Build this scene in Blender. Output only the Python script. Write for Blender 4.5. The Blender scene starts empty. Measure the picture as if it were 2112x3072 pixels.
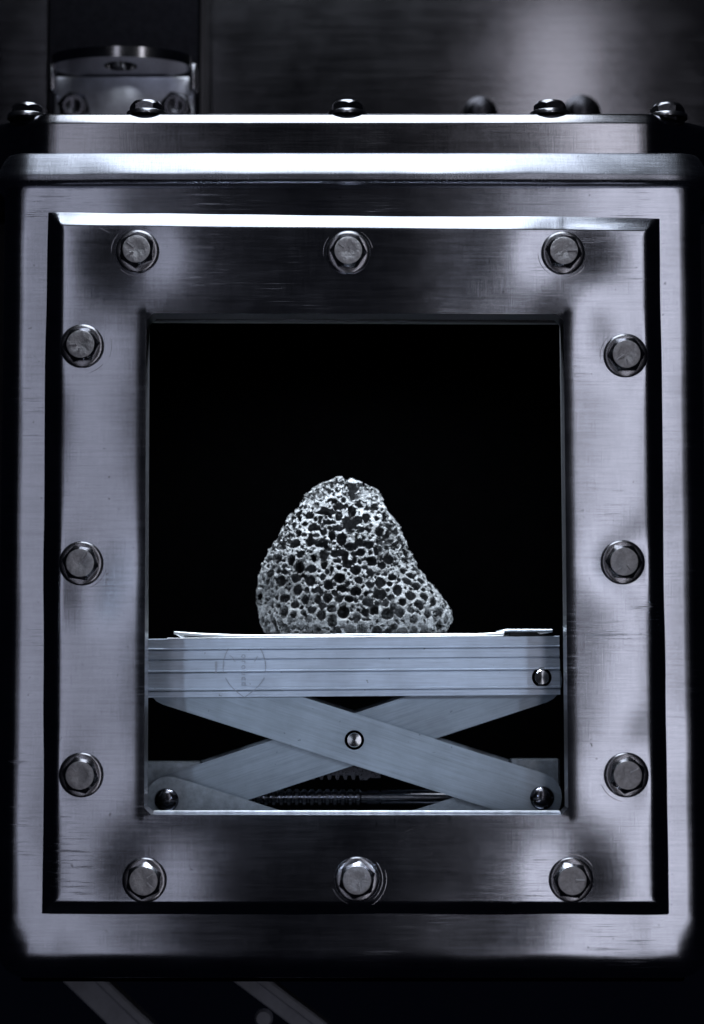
import bpy, bmesh, math, random
import numpy as np
from mathutils import Matrix, Vector, noise

sc = bpy.context.scene
COL = sc.collection
PI = math.pi

# ------------------------------------------------------------------ camera
S = 0.0002                       # metres per photo pixel on the window frame's face (Y = 0)
D = 1.25                         # camera distance in front of that face
TH = math.radians(4.4)           # camera pitched slightly up
FPX = D / math.cos(TH) / S
CZ = -D * math.tan(TH)
cam_d = bpy.data.cameras.new("camera")
cam_d.sensor_fit = 'VERTICAL'
cam_d.sensor_height = 36.0
cam_d.lens = 36.0 * FPX / 3072.0
cam_d.clip_start = 0.02
cam_d.clip_end = 20
cam_d.dof.use_dof = True
cam_d.dof.focus_distance = D + 0.028
cam_d.dof.aperture_fstop = 5.0
cam = bpy.data.objects.new("camera", cam_d)
COL.objects.link(cam)
cam.location = (0, -D, CZ)
cam.rotation_euler = (PI / 2 + TH, 0, 0)
sc.camera = cam


def W(px, py, Y):
    """world point on the plane Y seen at a photo pixel (used for measuring sizes)"""
    x = (px - 1056) / FPX
    u = (1536 - py) / FPX
    dy = math.cos(TH) - u * math.sin(TH)
    dz = math.sin(TH) + u * math.cos(TH)
    t = (Y + D) / dy
    return Vector((x * t, Y, CZ + dz * t))


# ------------------------------------------------------------------ light
wd = bpy.data.worlds.new("World")
sc.world = wd
wd.use_nodes = True
wd.node_tree.nodes["Background"].inputs[0].default_value = (0.35, 0.45, 1.0, 1)
wd.node_tree.nodes["Background"].inputs[1].default_value = 0.002

vs = sc.view_settings
vs.view_transform = 'Standard'
vs.look = 'None'
vs.exposure = 0.0
vs.gamma = 1.0
vs.use_curve_mapping = False


def aim(o, target):
    d = Vector(target) - o.location
    o.rotation_euler = d.to_track_quat('-Z', 'Y').to_euler()


def area(name, loc, target, sx, sy, power, col, spread=180):
    l = bpy.data.lights.new(name, 'AREA')
    l.shape = 'RECTANGLE'
    l.size, l.size_y = sx, sy
    l.energy = power
    l.color = col
    l.spread = math.radians(spread)
    o = bpy.data.objects.new(name, l)
    COL.objects.link(o)
    o.location = loc
    aim(o, target)
    return o


def spot(name, loc, target, power, col, cone, blend, rad):
    l = bpy.data.lights.new(name, 'SPOT')
    l.energy = power
    l.color = col
    l.spot_size = math.radians(cone)
    l.spot_blend = blend
    l.shadow_soft_size = rad
    o = bpy.data.objects.new(name, l)
    COL.objects.link(o)
    o.location = loc
    aim(o, target)
    return o


area("softbox_left", (-0.345, -1.30, -0.125), (-0.345, 0, -0.125), 0.105, 2.1, 0.50, (0.85, 0.86, 1.0))
area("softbox_right", (0.318, -1.30, -0.125), (0.318, 0, -0.125), 0.105, 2.1, 1.10, (0.92, 0.91, 1.0))
area("softbox_top", (-0.03, -0.32, 1.00), (-0.03, -0.32, 0), 0.52, 1.3, 6.6, (0.84, 0.91, 1.0))
spot("spot_left", (-0.50, -1.25, 0.10), (0.0, 0.06, -0.10), 6.5, (0.66, 0.80, 1.0), 9.8, 0.30, 0.045)
spot("spot_right", (0.50, -1.25, 0.10), (0.0, 0.06, -0.10), 6.5, (0.66, 0.80, 1.0), 9.8, 0.30, 0.045)
area("interior_fill", (0.0, 0.072, 0.185), (0.0, 0.10, -0.1), 0.20, 0.05, 4.2, (0.80, 0.90, 1.0), 125)  # unseen area light added inside the chamber to light rock and sheet from above


# ------------------------------------------------------------------ materials
class NT:
    def __init__(self, name):
        self.m = bpy.data.materials.new(name)
        self.m.use_nodes = True
        self.t = self.m.node_tree
        self.b = self.t.nodes["Principled BSDF"]

    def n(self, typ, **kw):
        nd = self.t.nodes.new(typ)
        for k, v in kw.items():
            setattr(nd, k, v)
        return nd

    def l(self, a, b):
        self.t.links.new(a, b)

    def mapping(self, scale, rot=(0, 0, 0)):
        tc = self.n('ShaderNodeTexCoord')
        mp = self.n('ShaderNodeMapping')
        mp.inputs['Scale'].default_value = scale
        mp.inputs['Rotation'].default_value = rot
        self.l(tc.outputs['Object'], mp.inputs['Vector'])
        return mp.outputs['Vector']

    def mapping2(self, scale, tilt):
        v = self.mapping((1, 1, 1), (0, tilt, 0))
        mp = self.n('ShaderNodeMapping')
        mp.inputs['Scale'].default_value = scale
        self.l(v, mp.inputs['Vector'])
        return mp.outputs['Vector']

    def noise(self, vec, scale=1.0, detail=3, rough=0.55):
        nz = self.n('ShaderNodeTexNoise')
        nz.inputs['Scale'].default_value = scale
        nz.inputs['Detail'].default_value = detail
        nz.inputs['Roughness'].default_value = rough
        self.l(vec, nz.inputs['Vector'])
        return nz.outputs['Fac']

    def ramp(self, fac, stops):
        r = self.n('ShaderNodeValToRGB')
        els = r.color_ramp.elements
        while len(els) < len(stops):
            els.new(0.5)
        for e, (p, c) in zip(els, stops):
            e.position = p
            e.color = (c, c, c, 1) if isinstance(c, (int, float)) else (*c, 1)
        self.l(fac, r.inputs[0])
        return r.outputs[0]

    def math(self, op, a, b):
        nd = self.n('ShaderNodeMath', operation=op)
        for i, v in enumerate((a, b)):
            if isinstance(v, (int, float)):
                nd.inputs[i].default_value = v
            else:
                self.l(v, nd.inputs[i])
        return nd.outputs[0]

    def mixc(self, fac, a, b, mode='MIX'):
        nd = self.n('ShaderNodeMix', data_type='RGBA', blend_type=mode)
        for sock, v in ((nd.inputs[0], fac), (nd.inputs[6], a), (nd.inputs[7], b)):
            if isinstance(v, (int, float)):
                sock.default_value = v
            elif isinstance(v, tuple):
                sock.default_value = (*v, 1)
            else:
                self.l(v, sock)
        return nd.outputs[2]

    def bump(self, h, strength, dist, prev=None):
        b = self.n('ShaderNodeBump')
        b.inputs['Strength'].default_value = strength
        b.inputs['Distance'].default_value = dist
        self.l(h, b.inputs['Height'])
        if prev is not None:
            self.l(prev, b.inputs['Normal'])
        return b.outputs[0]

    def set(self, **kw):
        for k, v in kw.items():
            s = self.b.inputs[k.replace('_', ' ')]
            if isinstance(v, (int, float)):
                s.default_value = v
            elif isinstance(v, tuple):
                s.default_value = (*v, 1) if len(v) == 3 and s.type == 'RGBA' else v
            else:
                self.l(v, s)
        return self.m


def brushed(name, col=(0.50, 0.525, 0.60), rough=0.24, grain=1.0, cross=0.5, scuff=1.0, axis='x', tilt=0.0):
    """brushed sheet steel: long fine grain lines, weaker cross grain, scuffs and small pits"""
    k = NT(name)
    a, c = ((45, 300, 1500), (1500, 300, 60)) if axis == 'x' else ((1500, 300, 45), (60, 300, 1500))
    # Mapping rotates before it scales only as a 'TEXTURE' mapping's inverse, so rotate first by hand
    g1 = k.noise(k.mapping2(a, tilt), 1, 4, 0.7)
    g2 = k.noise(k.mapping(c), 1, 3, 0.6)
    g3 = k.noise(k.mapping2(tuple(v * 0.28 for v in a), tilt), 1, 3, 0.6)
    mot = k.noise(k.mapping((28, 28, 28)), 1, 4, 0.6)
    sp = k.noise(k.mapping((260, 260, 260)), 1, 2, 0.5)
    scr = k.noise(k.mapping((30, 300, 900), (0, math.radians(38), 0)), 1, 3, 0.7)
    scrm = k.ramp(k.noise(k.mapping((16, 16, 16)), 1, 2, 0.5), [(0.55, 0.0), (0.68, 1.0)])
    lines = k.math('ADD', k.math('MULTIPLY', g1, 0.6), k.math('MULTIPLY', g3, 0.4))
    lines = k.math('ADD', lines, k.math('MULTIPLY', k.math('SUBTRACT', g2, 0.5), cross))
    tone = k.ramp(lines, [(0.3, 0.78), (0.5, 1.0), (0.7, 1.16)])
    base = k.mixc(1.0, col, tone, 'MULTIPLY')
    stain = k.ramp(mot, [(0.35, 0.86), (0.6, 1.05)])
    base = k.mixc(1.0, base, stain, 'MULTIPLY')
    pit = k.ramp(sp, [(0.20, 0.45), (0.27, 1.0)])
    base = k.mixc(1.0, base, pit, 'MULTIPLY')
    scl = k.math('MULTIPLY', k.ramp(scr, [(0.56, 0.0), (0.66, 1.0)]), scrm)
    r = k.math('ADD', k.math('MULTIPLY', lines, 0.08), rough - 0.04)
    r = k.math('ADD', r, k.math('MULTIPLY', scl, 0.18 * scuff))
    r = k.math('ADD', r, k.math('MULTIPLY', k.math('SUBTRACT', mot, 0.5), 0.06))
    h = k.math('ADD', lines, k.math('MULTIPLY', scl, 0.5 * scuff))
    nb = k.bump(h, 0.05 * grain, 0.0003)
    m = k.set(Base_Color=base, Metallic=1.0, Roughness=r, Normal=nb)
    return m


def metal(name, col, rough, nscale=120, nbump=0.1, nrough=0.15, dist=0.0004, metallic=1.0):
    k = NT(name)
    a = k.noise(k.mapping((nscale,) * 3), 1, 5, 0.65)
    tone = k.ramp(a, [(0.3, 0.72), (0.7, 1.15)])
    r = k.math('ADD', k.math('MULTIPLY', a, nrough), rough - nrough / 2)
    return k.set(Base_Color=k.mixc(1.0, col, tone, 'MULTIPLY'), Metallic=metallic, Roughness=r,
                 Normal=k.bump(a, nbump, dist))


def plain(name, col, rough, metallic=0.0, spec=0.5):
    k = NT(name)
    k.b.inputs['Specular IOR Level'].default_value = spec
    a = k.noise(k.mapping((90,) * 3), 1, 3, 0.6)
    tone = k.ramp(a, [(0.3, 0.85), (0.7, 1.1)])
    return k.set(Base_Color=k.mixc(1.0, col, tone, 'MULTIPLY'), Roughness=rough, Metallic=metallic)


M = {}
M['frame'] = brushed('brushed_steel_frame', rough=0.15, cross=0.36)
M['panel'] = brushed('brushed_steel_panel', rough=0.15, cross=0.28)
M['rim'] = brushed('ground_steel_rim', rough=0.26, cross=0.5, grain=1.4)
M['lid'] = brushed('satin_steel_lid', col=(0.50, 0.505, 0.55), rough=0.15, cross=0.4, scuff=0.3)
M['bracket'] = metal('bracket_steel', (0.78, 0.79, 0.86), 0.40, 60, 0.02, 0.10)
M['wall'] = brushed('brushed_steel_wall', col=(0.32, 0.32, 0.35), rough=0.135, cross=0.1, scuff=0.0)
M['bolt_face'] = metal('forged_bolt_face', (0.66, 0.66, 0.70), 0.34, 420, 0.8, 0.25, 0.0006)
M['bolt_side'] = metal('bolt_side_steel', (0.42, 0.42, 0.46), 0.22, 400, 0.15, 0.1)
M['washer'] = metal('washer_steel', (0.55, 0.55, 0.60), 0.24, 300, 0.15, 0.12)
M['alu'] = brushed('drawn_aluminium', col=(0.68, 0.75, 0.87), rough=0.44, cross=0.0, scuff=0.2, grain=0.7)
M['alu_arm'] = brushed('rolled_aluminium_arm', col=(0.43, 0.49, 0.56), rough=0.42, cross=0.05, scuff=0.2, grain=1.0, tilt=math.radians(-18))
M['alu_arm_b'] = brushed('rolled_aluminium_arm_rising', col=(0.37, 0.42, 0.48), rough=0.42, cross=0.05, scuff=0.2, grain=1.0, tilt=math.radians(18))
M['alu_dull'] = metal('dull_aluminium', (0.44, 0.48, 0.53), 0.50, 200, 0.1, 0.1)
M['dark_steel'] = metal('blackened_steel', (0.10, 0.10, 0.115), 0.28, 500, 0.1, 0.1)
M['sill'] = metal('pale_sill_highlight', (0.85, 0.87, 0.92), 0.42, 200, 0.05, 0.1)  # pale metal of the added strip that paints the sill's bright line
M['shelf_rim'] = metal('polished_rim', (0.62, 0.62, 0.64), 0.13, 60, 0.02, 0.04)
M['reveal'] = metal('shaded_reveal', (0.16, 0.16, 0.18), 0.30, 300, 0.1, 0.1)  # darker steel: shade painted onto the sides and top of the reveal
M['screw_dark'] = metal('dark_screw', (0.20, 0.20, 0.23), 0.18, 500, 0.1, 0.08)
M['black'] = plain('matt_black_and_shade', (0.0002, 0.0002, 0.00024), 0.95, 0, 0.0)  # stands in for deep shade on the chamber walls; also base plate and collars
M['post'] = metal('black_anodised_post', (0.014, 0.014, 0.018), 0.35, 300, 0.05, 0.1)
M['foil'] = plain('white_ptfe_sheet', (0.88, 0.90, 0.92), 0.5)
M['mark'] = plain('grey_print', (0.46, 0.50, 0.59), 0.6)
M['gasket'] = plain('black_gasket', (0.01, 0.01, 0.012), 0.45)
M['bar'] = plain('grey_painted_bar', (0.55, 0.57, 0.66), 0.6)

# polished screw face (a shallow cone)
k = NT('turned_screw_face')
M['turned'] = k.set(Base_Color=(0.62, 0.64, 0.68), Metallic=1.0, Roughness=0.15)

# vesicular basalt
k = NT('vesicular_basalt')
na = k.noise(k.mapping((260,) * 3), 1, 6, 0.7)
nb_ = k.noise(k.mapping((900,) * 3), 1, 4, 0.7)
nc = k.noise(k.mapping((30,) * 3), 1, 3, 0.6)
base = k.mixc(k.ramp(na, [(0.35, 0.0), (0.65, 1.0)]), (0.014, 0.0145, 0.016), (0.10, 0.102, 0.107))
base = k.mixc(k.math('MULTIPLY', k.ramp(nb_, [(0.55, 0.0), (0.68, 1.0)]), 0.6), base, (0.24, 0.245, 0.255))
base = k.mixc(k.math('MULTIPLY', k.ramp(nb_, [(0.30, 1.0), (0.42, 0.0)]), 0.6), base, (0.008, 0.008, 0.0085))
base = k.mixc(1.0, base, k.ramp(nc, [(0.3, 0.8), (0.7, 1.1)]), 'MULTIPLY')
h1 = k.bump(na, 0.9, 0.0016)
h2 = k.bump(nb_, 1.0, 0.0009, h1)
M['rock'] = k.set(Base_Color=base, Roughness=0.75, Normal=h2)


# ------------------------------------------------------------------ helpers
ORG = {}


def tag(o, label=None, cat=None, group=None, kind=None):
    if label: o['label'] = label
    if cat: o['category'] = cat
    if group: o['group'] = group
    if kind: o['kind'] = kind
    return o


def empty(name, loc, label, cat, group=None):
    o = bpy.data.objects.new(name, None)
    o.empty_display_size = 0.02
    COL.objects.link(o)
    o.location = loc
    ORG[o.name] = Vector(loc)
    return tag(o, label, cat, group)


def place(o, parent, org):
    COL.objects.link(o)
    org = Vector(org)
    ORG[o.name] = org
    if parent is not None:
        o.parent = parent
        o.location = org - ORG[parent.name]
    else:
        o.location = org
    return o


def obj(name, verts, faces, mat, parent=None, smooth=False, mids=None):
    """one mesh object from world-space vertices; its origin at its own base centre"""
    vs_ = [Vector(v) for v in verts]
    lo = [min(v[i] for v in vs_) for i in range(3)]
    hi = [max(v[i] for v in vs_) for i in range(3)]
    org = Vector(((lo[0] + hi[0]) / 2, (lo[1] + hi[1]) / 2, lo[2]))
    me = bpy.data.meshes.new(name)
    me.from_pydata([v - org for v in vs_], [], faces)
    for mm in (mat if isinstance(mat, (list, tuple)) else [mat]):
        me.materials.append(mm)
    if mids is not None:
        me.polygons.foreach_set('material_index', mids)
    bm = bmesh.new(); bm.from_mesh(me)
    bmesh.ops.recalc_face_normals(bm, faces=bm.faces)
    bm.to_mesh(me); bm.free()
    if smooth:
        me.polygons.foreach_set('use_smooth', [True] * len(me.polygons))
        me.set_sharp_from_angle(angle=math.radians(35 if smooth is True else smooth))
    o = bpy.data.objects.new(name, me)
    return place(o, parent, org)


def inst(name, me, loc, rot, parent):
    o = bpy.data.objects.new(name, me)
    place(o, parent, loc)
    o.rotation_mode = 'XYZ'
    o.rotation_euler = rot
    return o


def mesh(name, verts, faces, mats, mids=None, smooth=30):
    me = bpy.data.meshes.new(name)
    me.from_pydata([tuple(v) for v in verts], [], faces)
    for mm in mats:
        me.materials.append(mm)
    if mids is not None:
        me.polygons.foreach_set('material_index', mids)
    bm = bmesh.new(); bm.from_mesh(me)
    bmesh.ops.recalc_face_normals(bm, faces=bm.faces)
    bm.to_mesh(me); bm.free()
    if smooth:
        me.polygons.foreach_set('use_smooth', [True] * len(me.polygons))
        me.set_sharp_from_angle(angle=math.radians(smooth))
    return me


def box(x0, x1, y0, y1, z0, z1):
    v = [(x, y, z) for x in (x0, x1) for y in (y0, y1) for z in (z0, z1)]
    f = [(0, 1, 3, 2), (4, 6, 7, 5), (0, 4, 5, 1), (2, 3, 7, 6), (0, 2, 6, 4), (1, 5, 7, 3)]
    return v, f


def bevel_box(x0, x1, y0, y1, z0, z1, r, seg=2):
    bm = bmesh.new()
    v, f = box(x0, x1, y0, y1, z0, z1)
    bv = [bm.verts.new(p) for p in v]
    for q in f:
        bm.faces.new([bv[i] for i in q])
    bmesh.ops.recalc_face_normals(bm, faces=bm.faces)
    bmesh.ops.bevel(bm, geom=list(bm.edges), offset=r, segments=seg, affect='EDGES', profile=0.5)
    vv = [v.co.copy() for v in bm.verts]
    for i, v in enumerate(bm.verts):
        v.index = i
    ff = [[v.index for v in fc.verts] for fc in bm.faces]
    bm.free()
    return vv, ff


def prism(poly, y0, y1, r=0.0):
    """polygon in (x, z) extruded from y0 (front) to y1, with a small front bevel r"""
    n = len(poly)
    P = [Vector((p[0], 0, p[1])) for p in poly]
    if r > 0:
        area2 = sum(P[i].x * P[(i + 1) % n].z - P[(i + 1) % n].x * P[i].z for i in range(n))
        if area2 < 0:
            P.reverse()
        ins = []
        for i in range(n):
            a, b, c = P[i - 1], P[i], P[(i + 1) % n]
            e1 = (b - a).normalized(); e2 = (c - b).normalized()
            n1 = Vector((-e1.z, 0, e1.x)); n2 = Vector((-e2.z, 0, e2.x))
            m_ = (n1 + n2)
            m_ = m_ / max(0.3, m_.length_squared / 2)
            ins.append(b + m_ * r)
    else:
        ins = P
    V, F = [], []
    V += [Vector((p.x, y0, p.z)) for p in ins]
    if r > 0:
        V += [Vector((p.x, y0 + r, p.z)) for p in P]
    V += [Vector((p.x, y1, p.z)) for p in P]
    rings = len(V) // n
    for k_ in range(rings - 1):
        for i in range(n):
            j = (i + 1) % n
            F.append((k_ * n + i, k_ * n + j, (k_ + 1) * n + j, (k_ + 1) * n + i))
    F.append(tuple(range(n)))
    F.append(tuple(range((rings - 1) * n, rings * n))[::-1])
    return V, F


def lathe(profile, seg=48, close_top=True):
    """profile of (radius, height) revolved about Z"""
    V, F = [], []
    for r, h in profile:
        for i in range(seg):
            a = 2 * PI * i / seg
            V.append((r * math.cos(a), r * math.sin(a), h))
    for k_ in range(len(profile) - 1):
        for i in range(seg):
            j = (i + 1) % seg
            F.append((k_ * seg + i, k_ * seg + j, (k_ + 1) * seg + j, (k_ + 1) * seg + i))
    if close_top:
        F.append(tuple(range((len(profile) - 1) * seg, len(profile) * seg)))
    return V, F


def toward_camera(roll=0.0, tx=0.0, tz=0.0):
    """rotation that turns a mesh's +Z towards -Y, rolled about its own axis and slightly tilted"""
    return (Matrix.Rotation(tz, 3, 'Z') @ Matrix.Rotation(PI / 2 + tx, 3, 'X') @ Matrix.Rotation(roll, 3, 'Z')).to_euler()


rng = random.Random(7)

# ------------------------------------------------------------------ back wall (structure)
YW = 0.30
a = W(-500, -250, YW); b = W(2650, 560, YW)
V, F = box(a.x, b.x, YW, YW + 0.01, b.z, a.z)
tag(obj('back_wall', V, F, M['wall']), kind='structure')

# ------------------------------------------------------------------ cabinet body
YP = 0.0045                      # front panel face, behind the raised window frame
# plate geometry (outer foot of the bevel, and opening), measured on the frame's face
oTL, oTR, oBR, oBL = W(137, 630, YP), W(1985, 650, YP), W(2013, 2749, YP), W(117, 2749, YP)
iTL, iTR, iBR, iBL = W(437, 938, 0), W(1690, 943, 0), W(1706, 2446, 0), W(434, 2444, 0)

cab = empty('glove_cabinet', W(1056, 2940, 0.12), 'brushed steel cabinet front with rounded edges behind the bolted window frame', 'cabinet')
cab_l, cab_r = W(4, 1536, YP + 0.012).x, W(2112, 1536, YP + 0.012).x
cab_t, cab_b = W(1056, 470, YP).z, W(1056, 2932, YP + 0.014).z
RC = 0.019                      # corner radius of the front, seen from the front
N_ = 480


def rrect(x0, x1, z0, z1, r, n=N_):
    """n points round a rounded rectangle, spaced by angle classes so rings loft cleanly"""
    pts = []
    per = n // 4
    corners = [(x1 - r, z1 - r, 0), (x0 + r, z1 - r, 90), (x0 + r, z0 + r, 180), (x1 - r, z0 + r, 270)]
    na_ = per // 5
    for i, (cx, cz, a0) in enumerate(corners):
        for k_ in range(na_):
            t = math.radians(a0 + 90 * k_ / (na_ - 1))
            pts.append((cx + r * math.cos(t), cz + r * math.sin(t)))
        nx = corners[(i + 1) % 4]
        t0 = math.radians(nx[2])
        e = (nx[0] + r * math.cos(t0), nx[1] + r * math.sin(t0))
        s = pts[-1]
        for k_ in range(1, per - na_ + 1):
            f = k_ / (per - na_ + 1)
            pts.append((s[0] + (e[0] - s[0]) * f, s[1] + (e[1] - s[1]) * f))
    return pts


def panel_wave(x, z):
    return (noise.noise(Vector((x * 9, 3.1, z * 9))) * 0.0007
            + noise.noise(Vector((x * 22, 7.7, z * 22))) * 0.00026 - 0.020 * max(0.0, abs(x) - 0.178))


R = 0.0120
rings = []
for d_back in (0.26, 0.12, 0.05, 0.03):
    rings.append((0.0, YP + d_back))
for t in np.linspace(0, PI / 2, 9):
    rings.append((R * (1 - math.cos(t)) * (1.0), YP + R * (1 - math.sin(t))))
V, F = [], []
for ins, y in rings:
    # the lower edge rolls over a little wider than the sides
    pts = rrect(cab_l + ins, cab_r - ins, cab_b + ins * 2.4, cab_t - ins, max(0.004, RC - ins * 0.6))
    for x, z in pts:
        V.append(Vector((x, y + (panel_wave(x, z) if y < YP + 0.001 else 0), z)))
ol, orr = max(oTL.x, oBL.x) + 0.004, min(oTR.x, oBR.x) - 0.004
ot, ob = min(oTL.z, oTR.z) - 0.004, oBL.z + 0.004
il, ir_, it, ib = iBL.x - 0.004, iBR.x + 0.004, iTL.z + 0.004, iBL.z - 0.004
base_r = rings[-1][0]
A = rrect(cab_l + base_r, cab_r - base_r, cab_b + base_r * 2.4, cab_t - base_r, RC - base_r * 0.6)
B = rrect(ol, orr, ob, ot, 0.002)
C_ = rrect(il, ir_, ib, it, 0.002)
nr = len(rings)
for f in (0.2, 0.4, 0.6, 0.8, 1.0):
    for p, q in zip(A, B):
        x, z = p[0] + (q[0] - p[0]) * f, p[1] + (q[1] - p[1]) * f
        V.append(Vector((x, YP + panel_wave(x, z), z)))
    nr += 1
for q in C_:
    V.append(Vector((q[0], YP + 0.001, q[1])))
nr += 1
for k_ in range(nr - 1):
    for i in range(N_):
        j = (i + 1) % N_
        F.append((k_ * N_ + i, k_ * N_ + j, (k_ + 1) * N_ + j, (k_ + 1) * N_ + i))
obj('front_panel', V, F, M['panel'], cab, smooth=60)

# chamber behind the window (open towards the front), its shade painted as near-black walls
x0, x1, y0, y1, z0, z1 = -0.175, 0.175, 0.030, 0.245, cab_b + 0.020, 0.197
V, F = box(x0, x1, y0, y1, z0, z1)
F = [f for f in F if f != (0, 4, 5, 1)]
o = obj('interior_shade_shell', V, F, M['black'], cab)

# rolled rim along the top of the cabinet
zt, zb = W(1056, 449, -0.004).z, W(1056, 556, -0.004).z
prof = []      # (outward offset, z): sloping upper face, tight nose, undercut
zr = zt - zb
for o_, f in ((-0.024, 1.0), (-0.0090, 1.0), (-0.0078, 0.99), (-0.0069, 0.95), (-0.0054, 0.86), (-0.0034, 0.71), (-0.0019, 0.57), (-0.0008, 0.44), (-0.0002, 0.34),
              (0.0, 0.27), (-0.0005, 0.19), (-0.0020, 0.11), (-0.0048, 0.04), (-0.0090, 0.01), (-0.012, 0.0), (-0.024, 0.0)):
    prof.append((o_, zb + f * zr))
rl, rr_ = W(-14, 480, 0.02).x, W(2128, 480, 0.02).x
path = []
rad = 0.024
yb = -0.0040
for t in np.linspace(0, 1, 4)[:-1]:
    path.append((rl, 0.22 + (yb + rad - 0.22) * t, -1, 0))
for t in np.linspace(0, PI / 2, 10):
    path.append((rl + rad - rad * math.cos(t), yb + rad - rad * math.sin(t), -math.cos(t), -math.sin(t)))
for f in np.linspace(0, 1, 70)[1:-1]:
    path.append((rl + rad + (rr_ - rl - 2 * rad) * f, yb, 0, -1))
for t in np.linspace(PI / 2, 0, 10):
    path.append((rr_ - rad + rad * math.cos(t), yb + rad - rad * math.sin(t), math.cos(t), -math.sin(t)))
for t in np.linspace(1, 0, 4)[1:]:
    path.append((rr_, 0.22 + (yb + rad - 0.22) * t, 1, 0))
V, F = [], []
npf = len(prof)
for (x, y, nx, ny) in path:
    for o_, z in prof:
        w_ = noise.noise(Vector((x * 30, 5, z * 60))) * 0.0004 * (1 + 2.0 * max(0, abs(x) - 0.10) / 0.1)
        V.append((x + nx * (o_ + w_), y + ny * (o_ + w_), z))
for k_ in range(len(path) - 1):
    for i in range(npf - 1):
        F.append((k_ * npf + i, k_ * npf + i + 1, (k_ + 1) * npf + i + 1, (k_ + 1) * npf + i))
obj('top_rim', V, F, M['rim'], cab, smooth=60)

# dark base under the cabinet and the flange at its back
V, F = bevel_box(cab_l + 0.012, cab_r - 0.012, 0.035, 0.26, W(0, 2946, 0.035).z, cab_b + 0.004, 0.002)
obj('base_plate', V, F, M['black'], cab)
for s in (-1, 1):
    xe = cab_l - 0.003 if s < 0 else cab_r + 0.003
    V, F = bevel_box(min(xe, xe + s * 0.02), max(xe, xe + s * 0.02), 0.10, 0.104, cab_b + 0.02, cab_t - 0.02, 0.0008)
    obj('side_flange', V, F, M['post'], cab)

# ------------------------------------------------------------------ raised window frame
frame = empty('window_frame', (0, YP, oBL.z), 'raised brushed steel window frame with twelve hex bolts around a dark opening', 'window frame')
BV = 0.0090                      # bevel run (45 degrees)
BOLTS = [(411, 752), (1045, 757), (1690, 757), (246, 1038), (1877, 1066), (243, 1690), (1868, 1687),
         (243, 2325), (1879, 2325), (433, 2641), (1071, 2638), (1714, 2640)]
bw = [W(px, py, -0.0005) for px, py in BOLTS]
# dents pressed into the sheet around the bolts: (dx, dz, sigma, depth) in mm-scale metres
DENT = {0: [(0.0, -0.002, 0.017, 0.0014)],
        1: [(0.0, 0.0, 0.018, 0.0005)],
        2: [(0.0, 0.0, 0.016, 0.0013), (0.006, -0.036, 0.014, -0.0008)],
        3: [(0.004, 0.0, 0.016, 0.0006)],
        4: [(0.002, 0.002, 0.014, 0.0008)],
        5: [(0.004, 0.0, 0.018, 0.0008), (0.004, -0.024, 0.012, 0.0004)],
        6: [(0.002, 0.0, 0.012, 0.0010), (0.016, 0.018, 0.009, 0.0004), (0.013, -0.019, 0.008, 0.0003)],
        7: [(0.004, 0.0, 0.016, 0.0005)],
        8: [(0.0, -0.004, 0.014, 0.0008), (0.016, 0.026, 0.010, 0.0004)],
        9: [(0.0, 0.004, 0.018, 0.0008)],
        10: [(0.0, 0.0, 0.018, 0.0005)],
        11: [(0.0, 0.0, 0.015, 0.0011)]}


def frame_wave(x, z):
    h = noise.noise(Vector((x * 7 + 4, 1.3, z * 7))) * 0.0019 + noise.noise(Vector((x * 15, 9.3, z * 15))) * 0.0004
    for i, lst in DENT.items():
        for dx, dz, sg, dp in lst:
            q = ((x - bw[i].x - dx) ** 2 + (z - bw[i].z - dz) ** 2) / (2 * sg * sg)
            if q < 9:
                h += dp * math.exp(-q)
    return h


def lerp(a_, b_, t):
    return a_ + (b_ - a_) * t


# grid lines: s is measured from left foot / opening edges, built per row so edges may lean
ER = 0.0060                      # roll of the opening's edge
CH = 0.0042                      # corner chamfer of the opening
outer_off = [0.0, 0.0005, 0.0020, 0.0045, 0.0070, 0.0082, 0.0090, 0.0097, 0.0106, 0.0120, 0.0138, 0.0160, 0.0185, 0.0205]


def prof_out(d):
    """depth of the sheet below its face at distance d in from the foot of the bevel"""
    ro = 0.00028 * max(0.0, 1 - d / 0.0205) ** 2
    if d >= 0.0118: return ro
    k_ = 0.50
    if d <= 0.0075: return 0.0095 * k_ - d * k_ + ro
    t = (d - 0.0075) / 0.0043
    return 0.0020 * k_ * (1 - t) ** 2.15 + ro


def prof_in(d):
    if d >= ER: return 0.0
    t = 1 - d / ER
    return 0.00035 * t ** 2.2


in_off = [0.0, 0.0003, 0.0008, 0.0014, 0.0021, 0.0032, 0.0046, 0.0062, 0.0078, 0.0092]
NC = 16


def line_set():
    L = [('o', d) for d in outer_off]
    L += [('m', (i + 1) / (NC + 1)) for i in range(NC)]
    L += [('i', d) for d in in_off[::-1]]
    return L


LS = line_set()
NI = 90
cols = [('L',) + l for l in LS] + [('C', CH)] + [('M', (i + 1) / (NI + 1)) for i in range(NI)] + [('D', CH)] + [('R',) + l for l in LS[::-1]]


def coord(spec, o0, i0, i1, o1):
    """o0 < i0 < i1 < o1 -> coordinate, distance from outer foot, distance from opening edge (neg inside)"""
    k0 = spec[0]
    if k0 in 'LR':
        oo, ii, sg = (o0, i0, 1) if k0 == 'L' else (o1, i1, -1)
        if spec[1] == 'o':
            c = oo + sg * spec[2]
        elif spec[1] == 'i':
            c = ii - sg * spec[2]
        else:
            c = lerp(oo + sg * outer_off[-1], ii - sg * in_off[-1], spec[2])
        return c
    if k0 == 'C': return i0 + spec[1]
    if k0 == 'D': return i1 - spec[1]
    return lerp(i0 + CH, i1 - CH, spec[1])


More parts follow.
